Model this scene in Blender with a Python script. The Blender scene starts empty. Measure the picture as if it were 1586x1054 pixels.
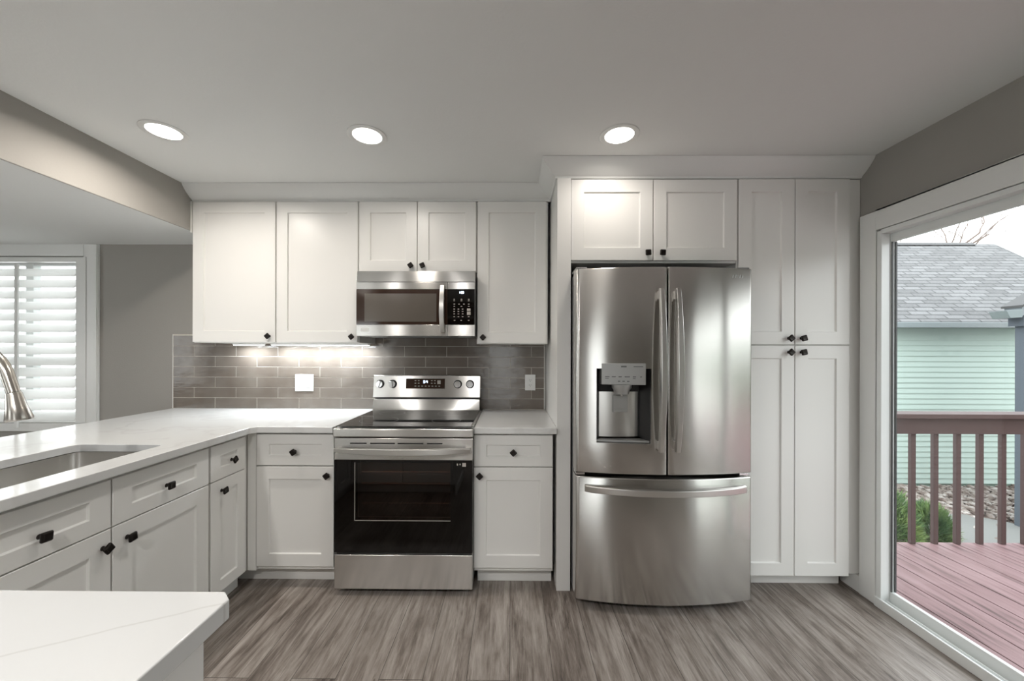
import bpy, bmesh, math, random
from mathutils import Vector, Matrix, noise
S = bpy.context.scene
C = S.collection
R = math.radians
rnd = random.Random(7)

# ------------------------------------------------------------------ camera
cam = bpy.data.cameras.new('camera')
cam.sensor_width = 36.0
cam.lens = 583.455 / 1586 * 36
cam.shift_x = 0.00434
cam.shift_y = 0.01047
cam.clip_start = 0.02
cam.clip_end = 200
co = bpy.data.objects.new('camera', cam); C.objects.link(co)
co.matrix_world = Matrix.Translation((0, -2.7502, 1.3369)) @ Matrix.Rotation(0.0084, 4, 'Z') @ Matrix.Rotation(R(90), 4, 'X') @ Matrix.Rotation(0.0027, 4, 'Z')
S.camera = co

# ------------------------------------------------------------------ sky, lamps, exposure
W = bpy.data.worlds.new('overcast_sky'); S.world = W; W.use_nodes = True
wn = W.node_tree; wn.nodes.clear()
wo = wn.nodes.new('ShaderNodeOutputWorld'); wb = wn.nodes.new('ShaderNodeBackground')
tc = wn.nodes.new('ShaderNodeTexCoord'); sx = wn.nodes.new('ShaderNodeSeparateXYZ'); rp = wn.nodes.new('ShaderNodeValToRGB')
wn.links.new(tc.outputs['Generated'], sx.inputs[0]); wn.links.new(sx.outputs['Z'], rp.inputs[0])
rp.color_ramp.elements[0].position = 0.0; rp.color_ramp.elements[0].color = (0.98, 0.99, 1.0, 1)
rp.color_ramp.elements[1].position = 0.9; rp.color_ramp.elements[1].color = (0.91, 0.95, 1.0, 1)
wn.links.new(rp.outputs[0], wb.inputs['Color']); wb.inputs['Strength'].default_value = 3.6
wn.links.new(wb.outputs[0], wo.inputs[0])
S.view_settings.view_transform = 'Standard'
S.view_settings.look = 'None'
S.view_settings.gamma = 1.0
S.view_settings.exposure = 0.13
S.view_settings.use_curve_mapping = False
S.cycles.max_bounces = 10
S.cycles.diffuse_bounces = 5
S.cycles.glossy_bounces = 6
S.cycles.transmission_bounces = 8
S.cycles.transparent_max_bounces = 12
S.cycles.sample_clamp_indirect = 6.0
S.cycles.caustics_reflective = False
S.cycles.caustics_refractive = False
CAN_W = 3.8             # power of each recessed lamp over the cabinets
FILL_W = 23.0           # power of each unseen fill lamp added behind the camera and in the dining side
STRIP_W = 8.0           # power of one under-cabinet light bar

def lamp(name, kind, loc, power, color=(1, .95, .88), size=.15, size_y=None, rot=(0, 0, 0), spread=None, parent=None):
    l = bpy.data.lights.new(name, kind); l.energy = power; l.color = color
    if kind == 'AREA':
        l.size = size
        if size_y: l.shape = 'RECTANGLE'; l.size_y = size_y
        else: l.shape = 'DISK'
        if spread: l.spread = spread
    o = bpy.data.objects.new(name, l); C.objects.link(o); o.rotation_euler = rot
    o.location = loc
    if parent: o.parent = parent; o.location = Vector(loc) - parent.location
    return o

# daylight entering through the glazed openings of the room (the sky outside them)
# (no lamps needed there: the world lights through the glass)

# ------------------------------------------------------------------ materials
def rgb(c): return (c[0], c[1], c[2], 1)
def mat(name, color, rough=.5, metal=0.0, coat=0.0, emit=None, estr=0.0, aniso=0.0, ior=None):
    m = bpy.data.materials.new(name); m.use_nodes = True
    b = m.node_tree.nodes['Principled BSDF']
    b.inputs['Base Color'].default_value = rgb(color); b.inputs['Roughness'].default_value = rough
    b.inputs['Metallic'].default_value = metal
    if coat: b.inputs['Coat Weight'].default_value = coat; b.inputs['Coat Roughness'].default_value = .06
    if emit: b.inputs['Emission Color'].default_value = rgb(emit); b.inputs['Emission Strength'].default_value = estr
    if aniso: b.inputs['Anisotropic'].default_value = aniso
    if ior: b.inputs['IOR'].default_value = ior
    return m
def nd(m, t, **k):
    n = m.node_tree.nodes.new(t)
    for a, v in k.items(): setattr(n, a, v)
    return n
def ln(m, a, b): m.node_tree.links.new(a, b)
def bsdf(m): return m.node_tree.nodes['Principled BSDF']
def coords(m, scale=(1, 1, 1), rot=(0, 0, 0)):
    t = nd(m, 'ShaderNodeTexCoord'); mp = nd(m, 'ShaderNodeMapping')
    mp.inputs['Scale'].default_value = scale; mp.inputs['Rotation'].default_value = rot
    ln(m, t.outputs['Object'], mp.inputs['Vector']); return mp.outputs[0]
def noise_bump(m, scale, strength, dist=.002, detail=3, vec=None):
    v = vec or coords(m); n = nd(m, 'ShaderNodeTexNoise'); n.inputs['Scale'].default_value = scale; n.inputs['Detail'].default_value = detail
    ln(m, v, n.inputs['Vector']); b = nd(m, 'ShaderNodeBump'); b.inputs['Strength'].default_value = strength; b.inputs['Distance'].default_value = dist
    ln(m, n.outputs['Fac'], b.inputs['Height']); ln(m, b.outputs[0], bsdf(m).inputs['Normal']); return n
def ramp(m, fac, stops):
    r = nd(m, 'ShaderNodeValToRGB'); e = r.color_ramp.elements
    while len(e) < len(stops): e.new(.5)
    for i, (p, c) in enumerate(stops): e[i].position = p; e[i].color = rgb(c)
    ln(m, fac, r.inputs[0]); return r.outputs[0]
def mix(m, fac, a, b, blend='MIX'):
    x = nd(m, 'ShaderNodeMix', data_type='RGBA', blend_type=blend)
    for i, v in ((0, fac), (6, a), (7, b)):
        if hasattr(v, 'links') or hasattr(v, 'is_linked'): ln(m, v, x.inputs[i])
        elif isinstance(v, (int, float)): x.inputs[i].default_value = v
        else: x.inputs[i].default_value = rgb(v)
    return x.outputs[2]
def math_(m, op, a, b=None, c=None):
    x = nd(m, 'ShaderNodeMath', operation=op)
    for i, v in enumerate((a, b, c)):
        if v is None: continue
        if isinstance(v, (int, float)): x.inputs[i].default_value = v
        else: ln(m, v, x.inputs[i])
    return x.outputs[0]

M = {}
M['cab'] = mat('white_cabinet_paint', (.80, .79, .765), .33)
M['trim'] = mat('white_trim_paint', (.76, .765, .75), .35)
M['vinyl'] = mat('white_vinyl', (.78, .80, .79), .3)
M['ceiling'] = mat('ceiling_paint', (.79, .80, .79), .9); noise_bump(M['ceiling'], 90, .25, .002)
M['wall'] = mat('greige_wall_paint', (.33, .315, .29), .7); noise_bump(M['wall'], 110, .35, .002)
M['steel'] = mat('brushed_stainless', (.60, .585, .56), .22, 1.0, aniso=.97)
M['steel_side'] = mat('grey_appliance_side', (.22, .22, .22), .45, .6)
M['steel2'] = mat('satin_stainless', (.66, .645, .62), .28, 1.0)
M['chrome'] = mat('polished_steel', (.7, .7, .7), .12, 1.0)
M['nickel'] = mat('brushed_nickel', (.50, .47, .43), .26, 1.0)
M['bronze'] = mat('dark_bronze', (.018, .014, .012), .3, .6)
M['black'] = mat('black_plastic', (.008, .008, .008), .4)
M['blackglass'] = mat('black_glass', (.004, .003, .0025), .04); bsdf(M['blackglass']).inputs['Specular IOR Level'].default_value = .35
M['brownglass'] = mat('tinted_dark_glass', (.035, .018, .012), .07, coat=.5)
M['window_mesh'] = mat('microwave_screen', (.10, .085, .07), .18, coat=.6)
M['panel_grey'] = mat('dispenser_panel', (.42, .42, .41), .35, .5)
M['dark_cavity'] = mat('dark_cavity', (.02, .02, .02), .35)
M['white_plastic'] = mat('white_plastic', (.70, .70, .685), .35)
M['slot'] = mat('dark_slot', (.05, .05, .05), .5)
M['display'] = mat('lit_digits', (.8, .9, 1), .5, emit=(.8, .9, 1), estr=3.0)
M['print'] = mat('pale_print', (.45, .42, .38), .5)
M['greyprint'] = mat('grey_print', (.12, .12, .12), .5)
M['lens'] = mat('lit_lamp_lens', (1, 1, 1), .5, emit=(1, .97, .9), estr=9.0)
M['strip'] = mat('lit_strip_lens', (1, 1, 1), .5, emit=(.95, .98, 1), estr=4.0)
M['grout'] = mat('pale_grout', (.62, .58, .52), .8)
M['wood'] = mat('dark_stained_wood', (.09, .04, .022), .3)
M['rail'] = mat('brown_red_paint', (.070, .040, .037), .55); noise_bump(M['rail'], 40, .3, .002)
M['concrete'] = mat('pale_concrete', (.22, .22, .21), .9); noise_bump(M['concrete'], 30, .4, .01)
M['mint'] = mat('mint_siding_paint', (.50, .62, .56), .6)
M['mintbase'] = mat('mint_foundation_paint', (.27, .37, .31), .8)
M['gutter'] = mat('blue_grey_gutter', (.20, .235, .24), .4)
M['greyhouse'] = mat('slate_grey_stucco', (.10, .118, .14), .8); noise_bump(M['greyhouse'], 60, .4, .005)
M['fascia'] = mat('light_grey_fascia', (.20, .225, .24), .5)
M['bark'] = mat('grey_bark', (.20, .16, .14), .9)

# walls get glass that lets daylight pass
def glass_mat(name, tint=(.97, .985, .98), base=.025):
    m = bpy.data.materials.new(name); m.use_nodes = True; t = m.node_tree; t.nodes.clear()
    o = t.nodes.new('ShaderNodeOutputMaterial'); g = t.nodes.new('ShaderNodeBsdfGlossy'); tr = t.nodes.new('ShaderNodeBsdfTransparent')
    lw = t.nodes.new('ShaderNodeLayerWeight'); lw.inputs['Blend'].default_value = .5; mx = t.nodes.new('ShaderNodeMixShader')
    pw = t.nodes.new('ShaderNodeMath'); pw.operation = 'POWER'; pw.inputs[1].default_value = 5; t.links.new(lw.outputs['Facing'], pw.inputs[0])
    f = t.nodes.new('ShaderNodeMath'); f.operation = 'MULTIPLY_ADD'; f.inputs[1].default_value = .7; f.inputs[2].default_value = base; t.links.new(pw.outputs[0], f.inputs[0])
    g.inputs['Roughness'].default_value = .01; tr.inputs['Color'].default_value = rgb(tint)
    t.links.new(f.outputs[0], mx.inputs[0]); t.links.new(tr.outputs[0], mx.inputs[1]); t.links.new(g.outputs[0], mx.inputs[2]); t.links.new(mx.outputs[0], o.inputs[0])
    return m
m = M['louver'] = mat('white_louver', (.88, .88, .87), .35)
tl = nd(m, 'ShaderNodeBsdfTranslucent'); tl.inputs[0].default_value = (.95, .95, .94, 1); ms = nd(m, 'ShaderNodeMixShader'); ms.inputs[0].default_value = .6
ln(m, bsdf(m).outputs[0], ms.inputs[1]); ln(m, tl.outputs[0], ms.inputs[2]); ln(m, ms.outputs[0], m.node_tree.nodes['Material Output'].inputs[0])
M['glass'] = glass_mat('clear_glass')
M['ovenglass'] = glass_mat('dark_oven_glass', (.5, .38, .32), .05)

# quartz worktop: white with faint grey veins
m = M['quartz'] = mat('white_veined_quartz', (.69, .69, .68), .12, coat=.2)
v = coords(m); n1 = nd(m, 'ShaderNodeTexNoise'); n1.inputs['Scale'].default_value = 1.5; n1.inputs['Detail'].default_value = 5; ln(m, v, n1.inputs['Vector'])
d = math_(m, 'ABSOLUTE', math_(m, 'SUBTRACT', n1.outputs['Fac'], .5)); vein = math_(m, 'MULTIPLY', math_(m, 'SUBTRACT', 1.0, math_(m, 'MULTIPLY', d, 60.0)), .16)
vein = math_(m, 'MAXIMUM', vein, 0.0)
sp = nd(m, 'ShaderNodeSeparateXYZ'); ln(m, v, sp.inputs[0])
n2 = nd(m, 'ShaderNodeTexNoise'); n2.inputs['Scale'].default_value = 9; n2.inputs['Detail'].default_value = 3; ln(m, v, n2.inputs['Vector'])
# one long vein crossing the near return: y = -2.14 + .49 (x + .5)
l1 = math_(m, 'SUBTRACT', math_(m, 'SUBTRACT', sp.outputs['Y'], -2.135), math_(m, 'MULTIPLY', math_(m, 'ADD', sp.outputs['X'], .5), .49))
l1 = math_(m, 'ADD', l1, math_(m, 'MULTIPLY', math_(m, 'SUBTRACT', n2.outputs['Fac'], .5), .02))
l1 = math_(m, 'SUBTRACT', 1.0, math_(m, 'MULTIPLY', math_(m, 'ABSOLUTE', l1), 260.0)); l1 = math_(m, 'MULTIPLY', math_(m, 'MAXIMUM', l1, 0.0), .30)
fac = math_(m, 'MAXIMUM', vein, l1)
ln(m, mix(m, fac, (.69, .69, .68), (.36, .34, .31)), bsdf(m).inputs['Base Color'])

# grey-brown plank floor, boards running away from the camera
m = M['floor'] = mat('grey_oak_planks', (.2, .17, .15), .36)
t = nd(m, 'ShaderNodeTexCoord'); s3 = nd(m, 'ShaderNodeSeparateXYZ'); ln(m, t.outputs['Object'], s3.inputs[0])
cb = nd(m, 'ShaderNodeCombineXYZ'); ln(m, s3.outputs['Y'], cb.inputs['X']); ln(m, s3.outputs['X'], cb.inputs['Y'])
br = nd(m, 'ShaderNodeTexBrick'); br.offset = .37; br.offset_frequency = 2
for k, val in (('Scale', 1.0), ('Brick Width', 1.22), ('Row Height', .178), ('Mortar Size', .0012), ('Mortar Smooth', .3), ('Bias', 0.0)): br.inputs[k].default_value = val
br.inputs['Color1'].default_value = (.30, .30, .30, 1); br.inputs['Color2'].default_value = (.72, .72, .72, 1); br.inputs['Mortar'].default_value = (0, 0, 0, 1)
ln(m, cb.outputs[0], br.inputs['Vector'])
def grain(sc, det, rough=.6, dist=0.0):
    mp = nd(m, 'ShaderNodeMapping'); mp.inputs['Scale'].default_value = sc; ln(m, t.outputs['Object'], mp.inputs['Vector'])
    ad = nd(m, 'ShaderNodeVectorMath', operation='ADD'); ln(m, mp.outputs[0], ad.inputs[0])
    sc2 = nd(m, 'ShaderNodeVectorMath', operation='SCALE'); ln(m, br.outputs['Color'], sc2.inputs[0]); sc2.inputs['Scale'].default_value = 40; ln(m, sc2.outputs[0], ad.inputs[1])
    n = nd(m, 'ShaderNodeTexNoise'); n.inputs['Scale'].default_value = 1; n.inputs['Detail'].default_value = det; n.inputs['Roughness'].default_value = rough; n.inputs['Distortion'].default_value = dist
    ln(m, ad.outputs[0], n.inputs['Vector']); return n.outputs['Fac']
g1 = grain((15, 2.0, 1), 9, .66, 1.2); g2 = grain((95, 7, 1), 6, .72, .5); g3 = grain((6, 1.6, 1), 4, .6, .8)
wmp = nd(m, 'ShaderNodeMapping'); wmp.inputs['Scale'].default_value = (1, .10, 1); ln(m, t.outputs['Object'], wmp.inputs['Vector'])
wad = nd(m, 'ShaderNodeVectorMath', operation='ADD'); ln(m, wmp.outputs[0], wad.inputs[0]); wsc = nd(m, 'ShaderNodeVectorMath', operation='SCALE'); ln(m, br.outputs['Color'], wsc.inputs[0]); wsc.inputs['Scale'].default_value = 23; ln(m, wsc.outputs[0], wad.inputs[1])
wv = nd(m, 'ShaderNodeTexWave'); wv.inputs['Scale'].default_value = 9; wv.inputs['Distortion'].default_value = 9; wv.inputs['Detail'].default_value = 4; wv.inputs['Detail Scale'].default_value = 1.6; wv.inputs['Detail Roughness'].default_value = .65
ln(m, wad.outputs[0], wv.inputs['Vector'])
tone = math_(m, 'ADD', math_(m, 'ADD', math_(m, 'MULTIPLY', g1, .60), math_(m, 'MULTIPLY', g2, .36)), math_(m, 'MULTIPLY', wv.outputs['Fac'], .04))
tone = math_(m, 'ADD', tone, math_(m, 'MULTIPLY', math_(m, 'SUBTRACT', g3, .5), .45))
tone = math_(m, 'ADD', tone, math_(m, 'MULTIPLY', math_(m, 'SUBTRACT', br.outputs['Color'], .5), .14))
tone = math_(m, 'ADD', math_(m, 'MULTIPLY', math_(m, 'SUBTRACT', tone, .5), 1.25), .5)
g4 = grain((34, 3.4, 1), 10, .8, 2.2)
fleck = math_(m, 'MULTIPLY', math_(m, 'MAXIMUM', math_(m, 'SUBTRACT', g4, .60), 0.0), 2.4)
g5 = grain((230, 3.0, 1), 3, .6, .4)
scr = math_(m, 'MULTIPLY', math_(m, 'MAXIMUM', math_(m, 'SUBTRACT', g5, .60), 0.0), 1.6)
tone = math_(m, 'ADD', math_(m, 'SUBTRACT', tone, fleck), scr)
col = ramp(m, tone, [(.28, (.060, .046, .038)), (.42, (.165, .136, .116)), (.53, (.255, .221, .195)), (.72, (.40, .358, .325))])
col = mix(m, br.outputs['Fac'], col, (.03, .024, .02)); ln(m, col, bsdf(m).inputs['Base Color'])
bp = nd(m, 'ShaderNodeBump'); bp.inputs['Strength'].default_value = .25; bp.inputs['Distance'].default_value = .001; ln(m, tone, bp.inputs['Height']); ln(m, bp.outputs[0], bsdf(m).inputs['Normal'])
ln(m, math_(m, 'ADD', .30, math_(m, 'MULTIPLY', g1, .22)), bsdf(m).inputs['Roughness'])

# glazed grey-brown tile: handmade, slightly wavy
m = M['tile'] = mat('glazed_grey_tile', (.13, .118, .105), .17, coat=.15)
v = coords(m); n = nd(m, 'ShaderNodeTexNoise'); n.inputs['Scale'].default_value = 7; ln(m, v, n.inputs['Vector'])
ln(m, ramp(m, n.outputs['Fac'], [(.3, (.118, .096, .078)), (.7, (.165, .140, .117))]), bsdf(m).inputs['Base Color'])
n = nd(m, 'ShaderNodeTexNoise'); n.inputs['Scale'].default_value = 11; n.inputs['Detail'].default_value = 2; ln(m, coords(m, (1, 1, 2.2)), n.inputs['Vector'])
bp = nd(m, 'ShaderNodeBump'); bp.inputs['Strength'].default_value = .40; bp.inputs['Distance'].default_value = .005; ln(m, n.outputs['Fac'], bp.inputs['Height']); ln(m, bp.outputs[0], bsdf(m).inputs['Normal'])

# fine brushing on the stainless
for key in ('steel',):
    m = M[key]; bsdf(m).inputs['Anisotropic Rotation'].default_value = .25
    n = nd(m, 'ShaderNodeTexNoise'); n.inputs['Scale'].default_value = 1; n.inputs['Detail'].default_value = 4
    ln(m, coords(m, (2, 2, 90)), n.inputs['Vector'])
    ln(m, math_(m, 'ADD', .21, math_(m, 'MULTIPLY', n.outputs['Fac'], .03)), bsdf(m).inputs['Roughness'])

# red stained deck
m = M['deck'] = mat('red_stained_deck', (.3, .15, .15), .5)
n = nd(m, 'ShaderNodeTexNoise'); n.inputs['Scale'].default_value = 1; n.inputs['Detail'].default_value = 6; ln(m, coords(m, (30, 2.5, 10)), n.inputs['Vector'])
ln(m, ramp(m, n.outputs['Fac'], [(.30, (.09, .048, .048)), (.45, (.22, .130, .133)), (.7, (.29, .185, .19))]), bsdf(m).inputs['Base Color'])

# asphalt shingles
m = M['shingle'] = mat('grey_shingles', (.3, .3, .31), .9)
br = nd(m, 'ShaderNodeTexBrick'); br.offset = .43
for k, val in (('Scale', 1.0), ('Brick Width', .34), ('Row Height', .115), ('Mortar Size', .016), ('Mortar Smooth', .6), ('Bias', 0.0)): br.inputs[k].default_value = val
br.inputs['Color1'].default_value = (.105, .107, .108, 1); br.inputs['Color2'].default_value = (.185, .188, .19, 1); br.inputs['Mortar'].default_value = (.035, .035, .036, 1)
t = nd(m, 'ShaderNodeTexCoord'); s3 = nd(m, 'ShaderNodeSeparateXYZ'); ln(m, t.outputs['Object'], s3.inputs[0])
cb = nd(m, 'ShaderNodeCombineXYZ'); ln(m, s3.outputs['X'], cb.inputs['X'])
ln(m, math_(m, 'MULTIPLY', s3.outputs['Z'], 1.5), cb.inputs['Y']); ln(m, cb.outputs[0], br.inputs['Vector'])
n = nd(m, 'ShaderNodeTexNoise'); n.inputs['Scale'].default_value = 25; ln(m, t.outputs['Object'], n.inputs['Vector'])
ln(m, mix(m, .08, br.outputs['Color'], n.outputs['Fac']), bsdf(m).inputs['Base Color'])

m = M['leafgreen'] = mat('juniper_green', (.14, .24, .09), .7)
n = nd(m, 'ShaderNodeTexNoise'); n.inputs['Scale'].default_value = 4; ln(m, coords(m), n.inputs['Vector'])
ln(m, ramp(m, n.outputs['Fac'], [(.35, (.08, .17, .07)), (.65, (.26, .36, .12))]), bsdf(m).inputs['Base Color'])
m = M['rock'] = mat('river_rock', (.3, .25, .22), .8)
n = nd(m, 'ShaderNodeTexNoise'); n.inputs['Scale'].default_value = 9; n.inputs['Detail'].default_value = 1; ln(m, coords(m), n.inputs['Vector'])
ln(m, ramp(m, n.outputs['Fac'], [(.3, (.13, .09, .075)), (.5, (.30, .25, .22)), (.7, (.52, .48, .45))]), bsdf(m).inputs['Base Color'])
m = M['soil'] = mat('mulch_soil', (.16, .12, .10), .95); noise_bump(m, 25, .8, .03)

# ------------------------------------------------------------------ mesh helpers
def worldloc(o):
    p = Vector((0, 0, 0))
    while o is not None: p += o.location; o = o.parent
    return p
class MB:
    def __init__(s): s.bm = bmesh.new()
    def box(s, x0, x1, y0, y1, z0, z1):
        if x0 > x1: x0, x1 = x1, x0
        if y0 > y1: y0, y1 = y1, y0
        if z0 > z1: z0, z1 = z1, z0
        v = [s.bm.verts.new(p) for p in ((x0, y0, z0), (x1, y0, z0), (x1, y1, z0), (x0, y1, z0), (x0, y0, z1), (x1, y0, z1), (x1, y1, z1), (x0, y1, z1))]
        for f in ((0, 3, 2, 1), (4, 5, 6, 7), (0, 1, 5, 4), (1, 2, 6, 5), (2, 3, 7, 6), (3, 0, 4, 7)): s.bm.faces.new([v[i] for i in f])
        return s
    def prism(s, pts, axis, a, b):
        """closed 2D outline swept along axis from a to b; pts are the two other coordinates in xyz order"""
        def P(q, t): return {'x': (t, q[0], q[1]), 'y': (q[0], t, q[1]), 'z': (q[0], q[1], t)}[axis]
        A = [s.bm.verts.new(P(q, a)) for q in pts]; B = [s.bm.verts.new(P(q, b)) for q in pts]; n = len(pts)
        s.bm.faces.new(A); s.bm.faces.new(B[::-1])
        for i in range(n): s.bm.faces.new((A[i], B[i], B[(i + 1) % n], A[(i + 1) % n]))
        return s
    def cyl(s, p0, p1, r0, r1=None, seg=20, cap=True):
        return s.tube([p0, p1], [r0, r0 if r1 is None else r1], seg, cap)
    def tube(s, path, rad, seg=12, cap=True, squash=None):
        path = [Vector(p) for p in path]; n = len(path)
        if not isinstance(rad, (list, tuple)): rad = [rad] * n
        rings = []; ref = None
        for i, p in enumerate(path):
            d = (path[min(i + 1, n - 1)] - path[max(i - 1, 0)]).normalized()
            if ref is None: ref = Vector((0, 0, 1)) if abs(d.z) < .9 else Vector((1, 0, 0))
            u = d.cross(ref).normalized(); w = u.cross(d).normalized(); ref = w
            rings.append([s.bm.verts.new(p + (u * math.cos(2 * math.pi * k / seg) + w * math.sin(2 * math.pi * k / seg)) * rad[i]) for k in range(seg)])
        for a, b in zip(rings, rings[1:]):
            for k in range(seg): s.bm.faces.new((a[k], a[(k + 1) % seg], b[(k + 1) % seg], b[k]))
        if cap: s.bm.faces.new(rings[0][::-1]); s.bm.faces.new(rings[-1])
        return s
    def loft(s, rings, cap=True):
        rr = [[s.bm.verts.new(p) for p in r] for r in rings]; k = len(rr[0])
        for a, b in zip(rr, rr[1:]):
            for i in range(k): s.bm.faces.new((a[i], a[(i + 1) % k], b[(i + 1) % k], b[i]))
        if cap: s.bm.faces.new(rr[0][::-1]); s.bm.faces.new(rr[-1])
        return s
    def map(s, fn):
        for v in s.bm.verts: v.co = Vector(fn(v.co))
        return s
    def build(s, name, material, parent=None, bevel=0, seg=2, smooth=True, origin=None, angle=35):
        bmesh.ops.remove_doubles(s.bm, verts=s.bm.verts, dist=1e-6)
        bmesh.ops.recalc_face_normals(s.bm, faces=s.bm.faces)
        me = bpy.data.meshes.new(name); s.bm.to_mesh(me); s.bm.free()
        base = worldloc(parent); org = Vector(origin) if origin is not None else base
        me.transform(Matrix.Translation(-org))
        if smooth:
            for p in me.polygons: p.use_smooth = True
            me.set_sharp_from_angle(angle=R(angle))
        for mm in (material if isinstance(material, (list, tuple)) else [material]): me.materials.append(mm)
        o = bpy.data.objects.new(name, me); C.objects.link(o); o.location = org - base; o.parent = parent
        if bevel:
            b = o.modifiers.new('edge', 'BEVEL'); b.width = bevel; b.segments = seg; b.limit_method = 'ANGLE'; b.angle_limit = R(40); b.harden_normals = True
        return o
def tag(o, label=None, cat=None, group=None, kind=None):
    if label: o['label'] = label
    if cat: o['category'] = cat
    if group: o['group'] = group
    if kind: o['kind'] = kind
    return o
def thing(name, label, cat, loc, group=None, kind=None):
    o = bpy.data.objects.new(name, None); o.empty_display_size = .05; C.objects.link(o); o.location = loc
    return tag(o, label, cat, group, kind)
def struct(name, mb, m, parent=None, **k):
    o = mb.build(name, m, parent, **k)
    if parent is None: o['kind'] = 'structure'
    return o
def box(*a): return MB().box(*a)

# oriented local frame: u along the width, d outwards, z up
class Fr:
    def __init__(s, o, u, out): s.o = Vector(o); s.u = Vector(u); s.n = Vector(out)
    def __call__(s, c): return s.o + s.u * c[0] + s.n * c[1] + Vector((0, 0, c[2]))
def shaker(u0, u1, z0, z1, fr, t=.02, st=.07, ra=None, rec=.009, ch=.004):
    """door leaf: back at d=0, face at d=t, recessed flat panel inside stiles st and rails ra"""
    ra = st if ra is None else ra; mb = MB(); bm = mb.bm
    def ring(a, b, c, d, y): return [bm.verts.new(p) for p in ((a, y, c), (b, y, c), (b, y, d), (a, y, d))]
    e = .0015
    r = [ring(u0, u1, z0, z1, 0), ring(u0, u1, z0, z1, t - e), ring(u0 + e, u1 - e, z0 + e, z1 - e, t),
         ring(u0 + st, u1 - st, z0 + ra, z1 - ra, t), ring(u0 + st + ch, u1 - st - ch, z0 + ra + ch, z1 - ra - ch, t - rec)]
    for a, b in zip(r, r[1:]):
        for i in range(4): bm.faces.new((a[i], a[(i + 1) % 4], b[(i + 1) % 4], b[i]))
    bm.faces.new(r[-1]); bm.faces.new(r[0][::-1])
    return mb.map(fr)
KNOB = {}
def knob(u, z, d, fr, parent, rot=None):
    """small square dark knob on a flared stem, turned a little out of true"""
    rot = R(rnd.uniform(-10, 10)) if rot is None else R(rot)
    if 'me' not in KNOB:
        mb = MB()
        def sq(h, y, k=4, rr=.3):
            pts = []
            for q in range(4):
                for j in range(k):
                    a = q * math.pi / 2 + (j / (k - 1)) * math.pi / 2
                    cx_, cz_ = (math.cos(q * math.pi / 2 + math.pi / 4), math.sin(q * math.pi / 2 + math.pi / 4))
                    c_ = h * (1 - rr) * math.sqrt(2)
                    pts.append((cx_ * c_ + h * rr * math.cos(a), y, cz_ * c_ + h * rr * math.sin(a)))
            return pts
        mb.loft([sq(.0085, 0, rr=.9), sq(.0075, .002, rr=.9), sq(.0058, .009, rr=.9), sq(.0065, .014, rr=.9), sq(.0125, .017), sq(.0155, .020), sq(.0160, .024), sq(.0145, .027), sq(.0105, .0290), sq(.009, .0284)])
        bmesh.ops.recalc_face_normals(mb.bm, faces=mb.bm.faces)
        me = bpy.data.meshes.new('knob'); mb.bm.to_mesh(me); mb.bm.free(); me.materials.append(M['bronze'])
        for p in me.polygons: p.use_smooth = True
        me.set_sharp_from_angle(angle=R(40)); KNOB['me'] = me
    o = bpy.data.objects.new('knob', KNOB['me']); C.objects.link(o); o.parent = parent
    w = fr((u, d, z)); o.location = w - worldloc(parent)
    base = math.atan2(fr.u.y, fr.u.x)
    # local mesh: x width, +y outward ; want y -> out
    mat3 = Matrix((( fr.u.x, fr.n.x, 0), (fr.u.y, fr.n.y, 0), (0, 0, 1)))
    o.rotation_mode = 'QUATERNION'
    q = mat3.to_quaternion() if mat3.determinant() > 0 else Matrix(((-fr.u.x, fr.n.x, 0), (-fr.u.y, fr.n.y, 0), (0, 0, 1))).to_quaternion()
    from mathutils import Quaternion
    o.rotation_quaternion = q @ Quaternion((0, 1, 0), rot)
    return o

# ------------------------------------------------------------------ the room
CE = 2.394                       # ceiling
LOW = 2.12                       # lower ceiling on the left
XW = 1.955                       # right wall face
XL = -5.2; YF = -6.2             # far left wall, wall behind the camera
struct('floor', box(XL, XW + .14, YF, .0, -.06, 0), M['floor'], smooth=False)
struct('ceiling', box(-2.08, XW + .14, YF, .12, CE, CE + .12), M['ceiling'], smooth=False)
struct('ceiling_lowered', box(XL, -2.0865, YF, -.0005, LOW - .006, LOW - .001).box(XL, -2.205, YF, .12, LOW, LOW + .1), M['ceiling'], smooth=False)
struct('ceiling_beam', MB().prism([(-2.20, LOW), (-2.20, CE + .1), (-2.08, CE + .1), (-2.08, LOW - .003), (-2.083, LOW - .006), (-2.086, LOW - .006), (-2.086, LOW)], 'y', YF, -.0005), M['wall'])
wx0, wx1, wz0, wz1 = -4.12, -3.13, .80, 2.02
mb = MB(); mb.box(XL, wx0, 0, .12, -.06, CE + .12).box(wx1, XW + .14, 0, .12, -.06, CE + .12).box(wx0, wx1, 0, .12, -.06, wz0).box(wx0, wx1, 0, .12, wz1, CE + .12)
struct('wall_back', mb, M['wall'], smooth=False)
DY0, DY1, DZ1 = -.738, -2.62, 1.985          # sliding door opening in the right wall
mb = MB(); mb.box(XW, XW + .052, DY0 + .0, 0, -.06, CE).box(XW + .052, XW + .14, -.66, 0, -.06, CE).box(XW + .052, XW + .14, DY0, -.66, DZ1, CE).box(XW, XW + .14, YF, DY1, -.06, CE).box(XW, XW + .14, DY1, DY0, DZ1, CE)
struct('wall_right', mb, M['wall'], smooth=False)
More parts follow.
